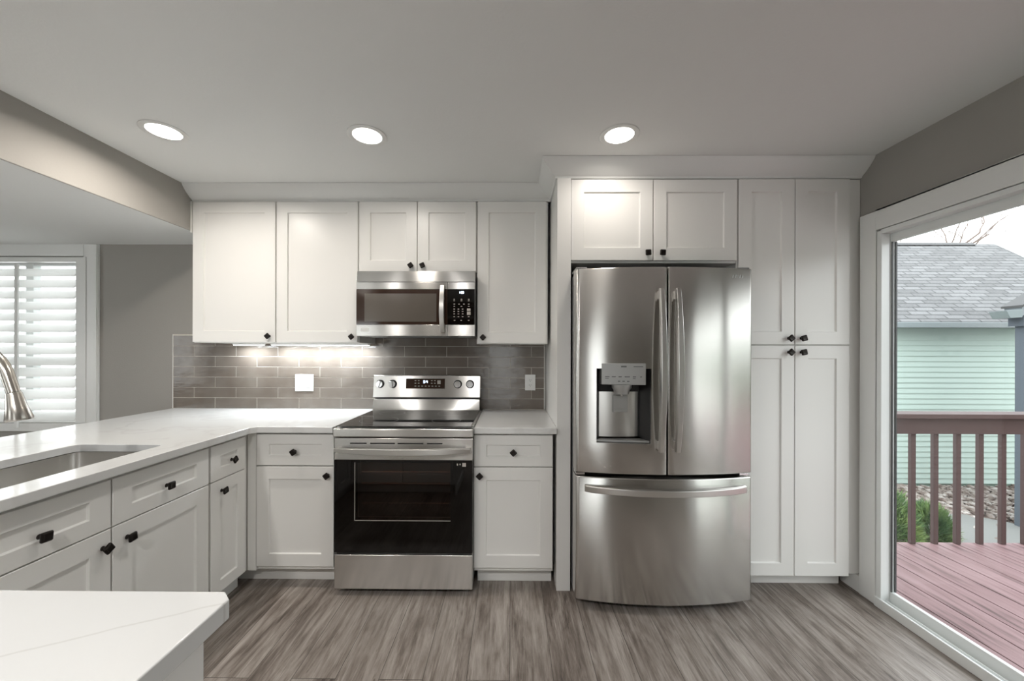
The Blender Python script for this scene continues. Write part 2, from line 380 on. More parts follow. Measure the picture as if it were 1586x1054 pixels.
# wall at the far left, wall behind the camera with a wide window
mb = MB(); mb.box(XL - .12, XL, YF, -3.6, -.06, CE + .1).box(XL - .12, XL, -1.6, .12, -.06, CE + .1).box(XL - .12, XL, -3.6, -1.6, -.06, .8).box(XL - .12, XL, -3.6, -1.6, 2.0, CE + .1)
struct('wall_left', mb, M['wall'], smooth=False)
fw = [(-4.3, -2.9, .75, 2.0), (-.55, .15, .1, 2.1)]
mb = MB(); xs = [XL - .12, -4.3, -2.9, -.55, .15, XW + .14]
for a, b in ((0, 1), (2, 3), (4, 5)): mb.box(xs[a], xs[b], YF - .12, YF, -.06, CE + .1)
for x0, x1, z0, z1 in fw: mb.box(x0, x1, YF - .12, YF, -.06, z0).box(x0, x1, YF - .12, YF, z1, CE + .1)
struct('wall_front', mb, M['wall'], smooth=False)
def simple_window(name, x0, x1, z0, z1, mull):
    w = box(x0 - .09, x1 + .09, YF, YF + .02, z1, z1 + .09).box(x0 - .09, x1 + .09, YF, YF + .02, z0 - .09, z0).box(x0 - .09, x0, YF, YF + .02, z0, z1).box(x1, x1 + .09, YF, YF + .02, z0, z1)
    o = struct(name, w, M['trim'], bevel=.003)
    s = MB()
    for i in range(mull + 1):
        x = x0 + (x1 - x0) * i / mull; a = max(x0, x - .025); b = min(x1, x + .025); s.box(a, b, YF - .08, YF - .03, z0, z1)
    s.box(x0, x1, YF - .079, YF - .031, z0, z0 + .05).box(x0, x1, YF - .079, YF - .031, z1 - .05, z1)
    s.build('window_frame', M['vinyl'], o); box(x0 + .01, x1 - .01, YF - .06, YF - .055, z0 + .01, z1 - .01).build('window_pane', M['glass'], o)
simple_window('window_2', *fw[0], 2); simple_window('window_3', *fw[1], 1)
# window in the far left wall
o = struct('window_4', box(XL, XL + .02, -3.69, -3.6, .71, 2.09).box(XL, XL + .02, -1.6, -1.51, .71, 2.09).box(XL, XL + .02, -3.6, -1.6, 2.0, 2.09).box(XL, XL + .02, -3.6, -1.6, .71, .8), M['trim'])
box(XL - .08, XL - .075, -3.6, -1.6, .8, 2.0).build('window_pane', M['glass'], o)
box(XL - .1, XL - .05, -2.63, -2.57, .8, 2.0).build('window_frame', M['vinyl'], o)
# brown interior door behind the camera, seen only as a reflection
o = struct('door_2', box(-1.62, -.80, YF + .002, YF + .045, .01, 2.03), M['wood'], bevel=.004)
box(-1.70, -1.625, YF + .001, YF + .025, 0, 2.1).box(-.795, -.72, YF + .001, YF + .025, 0, 2.1).box(-1.625, -.795, YF + .001, YF + .025, 2.035, 2.1).build('door_casing', M['trim'], o)

# ---- window with casing on the back wall
cz = wz1
mb = MB()
mb.box(wx1, -3.024, -.018, -.0005, wz0 - .06, LOW - .008).box(wx0 - .105, wx0, -.018, -.0005, wz0 - .06, LOW - .008).box(wx0, wx1, -.018, -.0005, wz1 + .005, LOW - .008)
mb.box(wx0, wx1, -.018, -.0005, wz0 - .06, wz0)
win = struct('window_1', mb, M['trim'], bevel=.004)
MB().box(-3.045, -3.026, -.026, -.0185, wz0 - .06, LOW - .010).box(wx1 + .003, wx1 + .022, -.024, -.0185, wz0 - .06, LOW - .1).build('casing_bead', M['trim'], win, bevel=.003)
s = MB(); y0, y1 = .06, .11
for a, b in ((wx0, wx0 + .05), (wx1 - .05, wx1), (-3.66, -3.60)): s.box(a, b, y0, y1, wz0, wz1)
s.box(wx0, wx1, y0 + .001, y1 - .001, wz0, wz0 + .06).box(wx0, wx1, y0 + .001, y1 - .001, wz1 - .05, wz1).box(wx0, wx1, y0 + .002, y1 - .002, 1.235, 1.275)
s.build('window_frame', M['vinyl'], win, bevel=.003)
box(wx0 + .03, wx1 - .03, .085, .089, wz0 + .03, wz1 - .03).build('window_pane', M['glass'], win)
# shutter panel
sh = thing('plantation_shutter', 'white louvered shutter covering the window left of the grey wall', 'shutter', (-3.58, -.02, wz0))
fx0, fx1 = wx0 + .004, wx1 - .004; lx0, lx1 = -4.06, -3.190
s = MB(); s.box(lx1, fx1, -.012, .020, wz0 - .055, LOW - .055).box(fx0, lx0, -.012, .020, wz0 - .055, LOW - .055)
s = MB(); s.box(lx1, fx1, -.016, .016, wz0 + .002, wz1 - .002).box(fx0, lx0, -.016, .016, wz0 + .002, wz1 - .002).box(lx0, lx1, -.015, .015, 1.983, wz1 - .002).box(lx0, lx1, -.015, .015, wz0 + .002, .812)
s.build('shutter_frame', M['trim'], sh, bevel=.002)
s = MB(); pitch = .0815; nl = 14
for i in range(nl):
    zc = .848 + i * pitch
    a = R(56)
    prof = []
    for k in range(12):
        th = 2 * math.pi * k / 12; yy = .040 * math.cos(th); zz = .0055 * math.sin(th)
        prof.append((-.0 + yy * math.cos(a) - zz * math.sin(a), zc + yy * math.sin(a) + zz * math.cos(a)))
    s.prism(prof, 'x', lx0 + .002, lx1 - .002)
s.build('louvers', M['louver'], sh)
box(-3.588, -3.566, -.060, -.046, .772, 1.965).build('tilt_rod', M['trim'], sh, bevel=.003)

# ---- crown moulding, mitred along cabinets and fridge panel
YU = -.325; YT = -.645; XP0 = .258
prof = [(0, 2.305), (.008, 2.307), (.011, 2.316), (.030, 2.328), (.058, 2.352), (.080, 2.378), (.088, 2.392), (.0, 2.392)]
path = [(-2.079, YU + .02), (XP0, YU + .02), (XP0, YT + .018), (XW - .001, YT + .018)]
mb = MB(); rings = []
for i, p in enumerate(path):
    dirs = []
    if i > 0: a = Vector(p) - Vector(path[i - 1]); dirs.append(a.normalized())
    if i < len(path) - 1: a = Vector(path[i + 1]) - Vector(p); dirs.append(a.normalized())
    ns = [Vector((d_.y, -d_.x)) for d_ in dirs]
    off = ns[0] if len(ns) == 1 else (ns[0] + ns[1]) / (1 + ns[0].dot(ns[1]))
    rings.append([(p[0] + off.x * q[0], p[1] + off.y * q[0], q[1]) for q in prof])
mb.loft(rings); struct('trim_1', mb, M['trim'], angle=28)

# ---- right wall: baseboard, sliding door
struct('baseboard_right', box(XW - .02, XW - .0005, -.647, -.52, .0005, .095), M['trim'], bevel=.004)
dr = box(1.93, XW - .0005, DY0, -.648, .001, 2.085).box(1.93, XW - .0005, DY1 - .1, DY1, .001, 2.085).box(1.93, XW - .0005, DY1, DY0, DZ1 - .004, 2.085)
door = struct('door_1', dr, M['trim'], bevel=.004)
s = MB(); s.box(1.935, 1.981, -.766, DY0 - .001, .0, DZ1 - .01).box(1.935, 1.99, DY1 + .002, DY1 + .03, 0, DZ1 - .01).box(1.935, 1.99, DY1 + .03, -.766, 1.955, DZ1 - .01)
s.box(2.0085, 2.09, -.69, -.662, 0, DZ1 - .01).box(2.0085, 2.09, DY0 - .015, -.69, 1.965, DZ1 - .01).box(1.99, 2.09, DY1 + .002, DY1 + .015, 0, DZ1 - .01).box(1.99, 2.09, DY1 + .015, -.772, 1.965, DZ1 - .01)
s.build('door_frame', M['vinyl'], door, bevel=.003)
s = MB(); s.box(1.925, 2.09, DY1 + .002, DY0 - .001, .0, .022).box(1.925, 1.936, DY1 + .002, DY0 - .001, .022, .05).box(1.958, 1.964, DY1 + .03, -.766, .022, .045)
s.build('sill', M['vinyl'], door, bevel=.002)
def panel(name, x0, x1, ya, yb, z0, z1, st, brail):
    p = MB(); p.box(x0, x1, ya - st, ya, z0, z1).box(x0, x1, yb, yb + st, z0, z1).box(x0 + .001, x1 - .001, yb + st, ya - st, z0, z0 + brail).box(x0 + .001, x1 - .001, yb + st, ya - st, z1 - .05, z1)
    o = p.build(name, M['vinyl'], door, bevel=.004)
    xm = (x0 + x1) / 2
    box(xm - .003, xm + .003, yb + st - .005, ya - st + .005, z0 + brail - .005, z1 - .045).build('glass_pane', M['glass'], o)
    g = MB(); g.box(xm + .006, xm + .014, ya - st - .006, ya - st - .0003, z0 + brail + .0003, z1 - .0503); g.box(xm - .012, xm - .0045, ya - st - .004, ya - st - .0003, z0 + brail + .0003, z1 - .0503)
    g.build('glazing_gasket', M['slot'], o)
    return o
panel('sliding_panel', 1.983, 2.007, -.741, -1.72, .026, 1.962, .028, .062)
panel('sliding_panel', 2.020, 2.046, -1.66, DY1 + .02, .026, 1.962, .05, .062)

# ------------------------------------------------------------------ cabinets
FB = Fr((0, -.625, 0), (1, 0, 0), (0, -1, 0))     # base run, face frame plane; door face at y=-.645
FU = Fr((0, -.305, 0), (1, 0, 0), (0, -1, 0))     # wall cabinets
FP = Fr((-1.485, 0, 0), (0, 1, 0), (1, 0, 0))     # peninsula, facing right
FN = Fr((0, -2.14, 0), (-1, 0, 0), (0, 1, 0))     # near return, facing the range
WD, DRZ0, DRZ1, DOZ0, DOZ1 = .07, .693, .868, .125, .686
def cab(name, label, loc, group=None): return thing(name, label, 'cabinet', loc, group)
def add_door(c, fr, u0, u1, z0, z1, ku, kz, st=.07, ra=None, rot=None, name='door'):
    o = shaker(u0, u1, z0, z1, fr, st=st, ra=ra).build(name, M['cab'], c)
    if ku is not None: knob(ku, kz, .0201, fr, o, rot)
    return o

# base: blind corner cabinet between the peninsula and the range
c = cab('base_cabinet', 'white base cabinet with one drawer and one door between inner corner and range', (-1.2, -.3, 0))
MB().box(-2.08, -.986, -.625, -.004, .10, .878).box(-2.08, -1.0, -.555, -.02, 0, .0995).box(-1.48, -1.43, -.643, -.6255, .10, .878).build('body', M['cab'], c, bevel=.0015)
add_door(c, FB, -1.427, -.991, DRZ0, DRZ1, -1.209, .772, ra=.055, rot=35, name='drawer_front')
add_door(c, FB, -1.427, -.991, DOZ0, DOZ1, -1.023, .640, rot=38)
# base right of the range
c = cab('base_cabinet', 'white base cabinet with one drawer and one door between range and refrigerator', (.02, -.3, 0))
MB().box(-.203, .2395, -.625, -.004, .10, .878).box(-.19, .239, -.555, -.02, 0, .0995).build('body', M['cab'], c, bevel=.0015)
add_door(c, FB, -.205, .236, DRZ0, DRZ1, .016, .775, ra=.055, rot=42, name='drawer_front')
add_door(c, FB, -.205, .236, DOZ0, DOZ1, -.171, .644, rot=44)
# peninsula units
def pen(label, y0, y1, knobs, two=False):
    c = cab('base_cabinet', label, (-1.78, (y0 + y1) / 2, 0))
    MB().box(-2.08, -1.485, y0, y1, .10, .878).box(-2.08, -1.545, y0, y1, 0, .0995).build('body', M['cab'], c, bevel=.001)
    return c
c = pen('narrow white peninsula cabinet nearest the inner corner, small drawer above slim door', -.926, -.6265, None)
add_door(c, FP, -.918, -.678, DRZ0 - .005, .862, -.785, .765, ra=.055, st=.06, rot=30, name='drawer_front')
add_door(c, FP, -.918, -.678, DOZ0 - .01, DOZ1 - .003, -.852, .628, st=.06, rot=10)
c = cab('sink_cabinet', 'white sink base cabinet with two drawer fronts and two doors under peninsula worktop', (-1.78, -1.377, 0))
mb = MB().box(-2.08, -1.485, -1.83, -.9275, .10, .68).box(-2.08, -1.545, -1.83, -.9275, 0, .0995)
mb.box(-1.503, -1.485, -1.83, -.9275, .6805, .878).box(-2.08, -2.062, -1.83, -.9275, .6805, .878).box(-2.061, -1.504, -.946, -.9275, .6805, .878).box(-2.061, -1.504, -1.83, -1.812, .6805, .878)
mb.build('body', M['cab'], c, bevel=.001)
add_door(c, FP, -1.374, -.932, DRZ0 - .005, .862, -1.157, .762, ra=.055, rot=0, name='drawer_front')
add_door(c, FP, -1.374, -.932, DOZ0 - .01, DOZ1 - .003, -1.322, .624, rot=6)
add_door(c, FP, -1.822, -1.380, DRZ0 - .005, .862, -1.590, .756, ra=.055, rot=-4, name='drawer_front')
add_door(c, FP, -1.822, -1.380, DOZ0 - .01, DOZ1 - .003, -1.408, .624, rot=32)
c = pen('plain white filler cabinet joining peninsula to near return', -2.139, -1.8315, None)
add_door(c, FP, -2.10, -1.834, DOZ0, .862, None, None, st=.06)
# near return: end panel faces the camera's side
c = cab('base_cabinet', 'white cabinet end panel under the near veined worktop', (-1.0, -2.43, 0))
MB().box(-1.4845, -.512, -2.72, -2.14, .10, .878).box(-1.4845, -.56, -2.66, -2.21, 0, .0995).build('body', M['cab'], c, bevel=.001)
e = shaker(-2.72, -2.1405, .0005, .878, Fr((-.5115, 0, 0), (0, 1, 0), (1, 0, 0)), t=.0135, st=.035, ra=.07, rec=.011, ch=.003).build('end_panel', M['cab'], c)
for u0, u1 in ((.535, .995), (1.0, 1.46)):
    add_door(c, FN, u0, u1, DRZ0, .862, (u0 + u1) / 2, .765, ra=.055, name='drawer_front')
    add_door(c, FN, u0, u1, DOZ0, DOZ1, u1 - .04 if u0 < .6 else u0 + .04, .63)
c = pen('white corner cabinet body behind the near return', -2.72, -2.1405, None)

# wall cabinets
UZ0, UZ1 = 1.392, 2.300
def upper(label, x0, x1, z0, doors, kn):
    c = cab('wall_cabinet', label, ((x0 + x1) / 2, -.15, z0))
    MB().box(x0, x1, -.305, -.013, z0 - .004, 2.303).build('body', M['cab'], c, bevel=.001)
    for (a, b), (ku, kz, r_) in zip(doors, kn): add_door(c, FU, a, b, z0, UZ1, ku, kz, rot=r_)
    return c
c = upper('tall white wall cabinet beside the lowered beam, leftmost of the uppers', -2.070, -1.5225, UZ0, [(-2.064, -1.526)], [(-1.562, 1.430, 42)])
box(-2.079, -2.0705, -.326, -.013, 2.10, 2.303).build('scribe_strip', M['cab'], c)
upper('tall white wall cabinet adjoining the left side of microwave, single door', -1.5215, -.9855, UZ0, [(-1.517, -.990)], [(-1.022, 1.427, 40)])
upper('short white two-door wall cabinet directly above the microwave', -.9845, -.2215, 1.850, [(-.981, -.6075), (-.6025, -.226)], [(-.643, 1.885, 36), (-.567, 1.885, 24)])
upper('tall white wall cabinet between microwave and refrigerator panel', -.2205, .239, UZ0 - .004, [(-.215, .227)], [(-.178, 1.425, 45)])
# fridge surround
c = cab('fridge_gable', 'tall narrow white panel standing left of the refrigerator', (.296, -.3, 0)); c['category'] = 'panel'
MB().box(XP0, .335, -.645, -.627, .0005, 2.3035).box(XP0 , .30, -.6265, -.0015, .0005, 2.3035).build('stile_panel', M['cab'], c, bevel=.0015)
c = cab('wall_cabinet', 'deep white two-door cabinet above the refrigerator', (.79, -.3, 1.836))
MB().box(.336, 1.2605, -.625, -.013, 1.834, 2.303).build('body', M['cab'], c, bevel=.001)
add_door(c, FB, .336, .790, 1.845, 2.296, .758, 1.884, rot=3); add_door(c, FB, .7955, 1.257, 1.845, 2.296, .838, 1.884, rot=-3)
# pantry
c = cab('pantry_cabinet', 'full-height white four-door pantry cabinet right of the refrigerator', (1.6, -.3, 0))
MB().box(1.2615, 1.9535, -.625, -.013, .098, 2.303).box(1.2615, 1.90, -.555, -.02, 0.0005, .0975).build('body', M['cab'], c, bevel=.001)
add_door(c, FB, 1.268, 1.5755, 1.379, 2.297, 1.543, 1.413, rot=40); add_door(c, FB, 1.5805, 1.879, 1.379, 2.297, 1.613, 1.413, rot=14)
add_door(c, FB, 1.268, 1.5755, .094, 1.372, 1.543, 1.336, rot=45); add_door(c, FB, 1.5805, 1.879, .094, 1.372, 1.613, 1.336, rot=12)

# ------------------------------------------------------------------ worktops
def slab(outer, holes, z0, z1):
    bm = bmesh.new(); edges = []
    for loop in [outer] + holes:
        vs = [bm.verts.new((x, y, z1)) for x, y in loop]
        edges += [bm.edges.new((vs[i], vs[(i + 1) % len(vs)])) for i in range(len(vs))]
    bmesh.ops.triangle_fill(bm, edges=edges, use_beauty=True)
    bmesh.ops.dissolve_limit(bm, angle_limit=.01, verts=bm.verts, edges=bm.edges)
    r = bmesh.ops.extrude_face_region(bm, geom=bm.faces[:])
    for g in r['geom']:
        if isinstance(g, bmesh.types.BMVert): g.co.z = z0
    mb = MB(); mb.bm.free(); mb.bm = bm; return mb
def rrect(x0, x1, y0, y1, r, n=5):
    pts = []
    for cx_, cy_, a0 in ((x1 - r, y1 - r, 0), (x0 + r, y1 - r, 90), (x0 + r, y0 + r, 180), (x1 - r, y0 + r, 270)):
        for k in range(n + 1):
            a = R(a0 + 90 * k / n); pts.append((cx_ + r * math.cos(a), cy_ + r * math.sin(a)))
    return pts
SX0, SX1, SY0, SY1 = -1.948, -1.555, -1.83 + .01, -1.072
outer = [(-2.470, -.0125), (-.985, -.0125), (-.985, -.672), (-1.405, -.672), (-1.431, -.700), (-1.431, -2.092), (-.500, -2.092), (-.478, -2.112), (-.478, -2.742), (-2.470, -2.742)]
wt = slab(outer, [rrect(SX0, SX1, SY0, SY1, .03)], .880, .914).build('worktop', M['quartz'], bevel=.003)
tag(wt, 'white quartz worktop over the peninsula, with sink cutout and near veined return', 'worktop')
wt = box(-.203, .2565, -.672, -.0125, .880, .914).build('worktop', M['quartz'], bevel=.003)
tag(wt, 'short white quartz worktop between range and refrigerator panel', 'worktop')
# sink
sk = thing('kitchen_sink', 'undermount stainless steel sink set into the peninsula worktop', 'sink', ((SX0 + SX1) / 2, (SY0 + SY1) / 2, .69))
def ring(x0, x1, y0, y1, r, z): return [(x, y, z) for x, y in rrect(x0, x1, y0, y1, r)]
g = .004
mb = MB(); mb.loft([ring(SX0 - .03, SX1 + .03, SY0 - .0, SY1 + .03, .04, .8785), ring(SX0 - g, SX1 + g, SY0 - g + .004, SY1 + g, .032, .8785), ring(SX0 - g + .004, SX1 + g - .004, SY0 + .004, SY1 + g - .004, .034, .72), ring(SX0 + .012, SX1 - .012, SY0 + .012, SY1 - .012, .04, .692), ring(SX0 + .05, SX1 - .05, SY0 + .05, SY1 - .05, .05, .688)], cap=False)
bot = [mb.bm.verts.new(p) for p in ring(SX0 + .05, SX1 - .05, SY0 + .05, SY1 - .05, .05, .688)]; mb.bm.faces.new(bot)
mb.build('basin', M['steel2'], sk)
MB().cyl((-1.75, -1.45, .6885), (-1.75, -1.45, .691), .045, .043, 24).build('drain', M['chrome'], sk)
# faucet
fc = thing('kitchen_faucet', 'brushed nickel gooseneck faucet rising behind the sink', 'faucet', (-2.03, -1.47, .9145))
MB().cyl((-2.03, -1.47, .9145), (-2.03, -1.47, .925), .032, .030, 24).cyl((-2.03, -1.47, .925), (-2.03, -1.47, 1.02), .024, .021, 24).build('base', M['nickel'], fc)
pth = [(-2.03, -1.47, 1.02), (-2.03, -1.47, 1.10), (-2.03, -1.47, 1.18)]; cxx, rr, czz = -1.875, .155, 1.20
for k in range(0, 19): a = R(180 - k * 9.2); pth.append((cxx + rr * math.cos(a), -1.47, czz + rr * math.sin(a) * 1.0))
pth.append((-1.708, -1.47, 1.19))
MB().tube(pth, [.0165] * len(pth), 16).build('gooseneck', M['nickel'], fc)
MB().tube([(-1.7085, -1.47, 1.187), (-1.706, -1.47, 1.179), (-1.699, -1.47, 1.145), (-1.688, -1.47, 1.100), (-1.687, -1.47, 1.094)], [.0195, .0205, .0245, .033, .031], 24).build('spray_head', M['nickel'], fc)
MB().tube([(-2.03, -1.446, .985), (-2.03, -1.42, .99), (-2.03, -1.35, 1.03)], [.012, .010, .007], 12).build('lever', M['nickel'], fc)

# ------------------------------------------------------------------ backsplash
BX0, BX1 = -2.474, .2455
bs = thing('tile_backsplash', 'glossy grey-brown subway tile backsplash with pale grout behind the range', 'backsplash', (-1.1, -.005, .914))
box(BX0, BX1, -.0108, -.0008, .9145, 1.455).build('grout', M['grout'], bs)
PT, PH, GR = .3085, .0758, .0028
mb = MB(); z = .9165; row = 0
while z < 1.45:
    z1_ = min(z + PH - GR, 1.455); top = 1.404 if True else 1.455
    x = BX0 + .004 - (PT / 2 if row % 2 else 0)
    while x < BX1 - .004:
        a, b = max(x, BX0 + .004), min(x + PT - GR, BX1 - .004)
        if b - a > .015 and z1_ - z > .008:
            tx, tz = rnd.uniform(-1, 1) * .0007, rnd.uniform(-1, 1) * .0007
            n0 = len(mb.bm.verts); mb.box(a, b, -.0120, -.0102, z, z1_); mb.bm.verts.ensure_lookup_table()
            for v_ in mb.bm.verts[n0:]:
                if v_.co.y < -.011: v_.co.y += (tx if v_.co.x > (a + b) / 2 else -tx) * .5 + (tz if v_.co.z > (z + z1_) / 2 else -tz) * .5
        x += PT
    z += PH; row += 1
mb.build('tiles', M['tile'], bs, bevel=.0012)
MB().box(BX0 - .003, BX0 + .0005, -.0118, -.0008, .9145, 1.455).build('edge_trim', M['white_plastic'], bs)
MB().box(BX1 - .0005, BX1 + .003, -.0118, -.0008, .9145, 1.39).build('edge_trim', M['white_plastic'], bs)

def outlet(x0, x1, z0, z1, label, gangs, name):
    o = thing(name, label, 'outlet', ((x0 + x1) / 2, -.013, z0)); box(x0, x1, -.0175, -.0126, z0, z1).build('cover_plate', M['white_plastic'], o, bevel=.0025, seg=3)
    w = (x1 - x0) / gangs
    for g_ in range(gangs):
        cx_ = x0 + w * (g_ + .5); zc = (z0 + z1) / 2
        ins = box(cx_ - .0165, cx_ + .0165, -.0195, -.0176, zc - .033, zc + .033).build('socket_face' if g_ == 0 else 'rocker_switch', M['white_plastic'], o, bevel=.001)
        if g_ == 0:
            for dz in (-.018, .018):
                s_ = MB(); s_.box(cx_ - .007, cx_ - .0045, -.0198, -.0196, zc + dz - .004, zc + dz + .005).box(cx_ + .0045, cx_ + .007, -.0198, -.0196, zc + dz - .003, zc + dz + .004).box(cx_ - .002, cx_ + .002, -.0198, -.0196, zc + dz - .011, zc + dz - .007)
                s_.build('socket_slots', M['slot'], o)
    return o
outlet(-1.572, -1.438, 1.042, 1.165, 'white double wall plate on tiles left of the range', 2, 'wall_outlet')
outlet(.104, .180, 1.053, 1.168, 'white single outlet on tiles right of the range', 1, 'wall_outlet')

# under-cabinet light bars
for (x0, x1, lab) in ((-1.96, -1.75, 'thin lit light bar under the wall cabinet beside the beam'), (-1.69, -1.0, 'thin lit light bar under the wall cabinet left of the microwave')):
    b = thing('undercabinet_light', lab, 'light', ((x0 + x1) / 2, -.095, 1.386))
    box(x0, x1, -.115, -.075, 1.376, 1.3878).build('housing', M['white_plastic'], b, bevel=.002)
    box(x0 + .005, x1 - .005, -.111, -.079, 1.3735, 1.3758).build('lens', M['strip'], b)
    lamp('strip_lamp', 'AREA', ((x0 + x1) / 2, -.095, 1.372), STRIP_W * (x1 - x0) / .69, (.86, .94, 1), x1 - x0 - .02, .03, (0, 0, 0), parent=b)

# ------------------------------------------------------------------ digits
SEG = {'0': 'abcdef', '1': 'bc', '2': 'abged', '3': 'abgcd', '4': 'fgbc', '5': 'afgcd', '6': 'afgedc', '7': 'abc', '8': 'abcdefg', '9': 'abcdfg'}
def digits(mb, text, x, y, z, h):
    w = h * .5; t_ = h * .13
    for ch in text:
        if ch == ':': mb.box(x, x + t_, y, y + .0008, z + h * .25, z + h * .38).box(x, x + t_, y, y + .0008, z + h * .62, z + h * .75); x += t_ * 2.4; continue
        if ch == ' ': x += w; continue
        for sg in SEG[ch]:
            q = {'a': (0, w, h - t_, h), 'd': (0, w, 0, t_), 'g': (0, w, h / 2 - t_ / 2, h / 2 + t_ / 2), 'b': (w - t_, w, h / 2, h), 'c': (w - t_, w, 0, h / 2), 'f': (0, t_, h / 2, h), 'e': (0, t_, 0, h / 2)}[sg]
            mb.box(x + q[0], x + q[1], y, y + .0008, z + q[2], z + q[3])
        x += w * 1.45
    return mb
def bowbar(mb, p0, p1, out, bow, w, t_, wdir, n=16, taper=.75):
    """flat bar handle bowing away from its door between two ends"""
    p0, p1, out, wdir = Vector(p0), Vector(p1), Vector(out), Vector(wdir); rings = []
    for i in range(n + 1):
        s_ = i / n; c_ = p0.lerp(p1, s_) + out * (bow * (1 - (2 * s_ - 1) ** 2))
        ww = w * (taper + (1 - taper) * math.sin(math.pi * s_)) / 2
        cs = [(-1, -.5), (-.8, .5), (.8, .5), (1, -.5)]
        rings.append([c_ + wdir * ww * a + out * t_ * b for a, b in cs])
    return mb.loft(rings)

# ------------------------------------------------------------------ range
rg = thing('electric_range', 'freestanding stainless steel electric range with black glass oven door', 'range', (-.583, -.35, 0))
rx0, rx1 = -.9625, -.2055
MB().box(rx0 + .004, rx1 - .004, -.648, -.06, .03, .885).build('body', M['steel_side'], rg, bevel=.002)
for x in (rx0 + .05, rx1 - .05):
    for y in (-.60, -.12): MB().cyl((x, y, .0005), (x, y, .0295), .018, .014, 12).build('foot', M['black'], rg)
box(rx0, rx1, -.700, -.6485, .036, .224).build('drawer', M['steel'], rg, bevel=.004)
MB().box(rx0 + .01, rx1 - .01, -.690, -.6485, .2245, .2345).build('door_gap', M['black'], rg)
# oven door
dd = thing('oven_door', None, None, (0, 0, 0)); dd.parent = rg; dd.location = -rg.location + Vector((-.583, -.68, .235)); dd.location = Vector((-.583, -.68, .235)) - rg.location
box(rx0, rx1, -.702, -.6625, .741, .862).build('door_band', M['steel'], dd, bevel=.004)
gx0, gx1, gz0, gz1 = -.848, -.326, .413, .728
MB().box(rx0 + .001, gx0, -.700, -.6625, .236, .7405).box(gx1, rx1 - .001, -.700, -.6625, .236, .7405).box(gx0, gx1, -.700, -.6625, .236, gz0).box(gx0, gx1, -.700, -.6625, gz1, .7405).build('black_glass', M['blackglass'], dd)
box(gx0, gx1, -.699, -.696, gz0, gz1).build('oven_window', M['ovenglass'], dd)
MB().box(gx0 - .003, gx0, -.7006, -.7001, gz0 - .003, gz1).box(gx0, gx1, -.7006, -.7001, gz0 - .003, gz0).build('window_outline', M['print'], dd)
sl = MB()
for a, b in ((-.875, -.785), (-.765, -.63), (-.615, -.475), (-.455, -.37)): sl.box(a, b, -.7032, -.7021, .830, .836)
sl.build('vent_slots', M['black'], dd)
hb = MB(); bowbar(hb, (rx0 + .010, -.722, .800), (rx1 - .010, -.722, .800), (0, -1, 0), .040, .042, .018, (0, 0, 1), taper=.62)
hb.box(rx0 + .014, rx0 + .04, -.722, -.7021, .792, .810).box(rx1 - .04, rx1 - .014, -.722, -.7021, .792, .810)
hb.build('handle', M['steel2'], dd, bevel=.002)
lb = MB(); lb.box(-.292, -.285, -.7012, -.7005, .714, .724).box(-.277, -.271, -.7012, -.7005, .716, .724).box(-.262, -.242, -.7012, -.7005, .708, .728); lb.build('pale_marks', M['print'], dd)  # three small pale marks on the black glass
box(gx0 + .001, gx1 - .001, -.6515, -.6485, gz0, gz1).build('oven_cavity', M['black'], rg)
# racks seen through the window
for zr in (.49, .60, .665):
    r_ = MB(); r_.cyl((gx0 + .02, -.660, zr), (gx1 - .01, -.660, zr), .0028, seg=8)
    r_.cyl((gx0 + .02, -.6535, zr + .001), (gx1 - .01, -.6535, zr + .001), .002, seg=8)
    r_.build('oven_rack', M['chrome'], rg)
# cooktop
MB().box(rx0 - .004, rx1 + .003, -.712, -.648, .868, .9145).build('front_trim', M['steel'], rg, bevel=.006, seg=3)
ct = MB().box(rx0 - .004, rx1 + .003, -.6475, -.115, .9145, .9225).build('cooktop_frame', M['steel2'], rg, bevel=.002)
box(rx0 + .006, rx1 - .010, -.700, -.135, .9228, .9262).build('glass_cooktop', M['blackglass'], rg, bevel=.001)
for x, y, r_ in ((-.78, -.52, .11), (-.38, -.52, .085), (-.78, -.27, .08), (-.38, -.27, .10)):
    n_ = 48; el = MB()
    o_ = [el.bm.verts.new((x + r_ * math.cos(2 * math.pi * k / n_), y + r_ * math.sin(2 * math.pi * k / n_), .9264)) for k in range(n_)]
    i_ = [el.bm.verts.new((x + (r_ - .0018) * math.cos(2 * math.pi * k / n_), y + (r_ - .0018) * math.sin(2 * math.pi * k / n_), .9264)) for k in range(n_)]
    for k in range(n_): el.bm.faces.new((o_[k], o_[(k + 1) % n_], i_[(k + 1) % n_], i_[k]))
    el.build('burner_ring', M['greyprint'], rg)
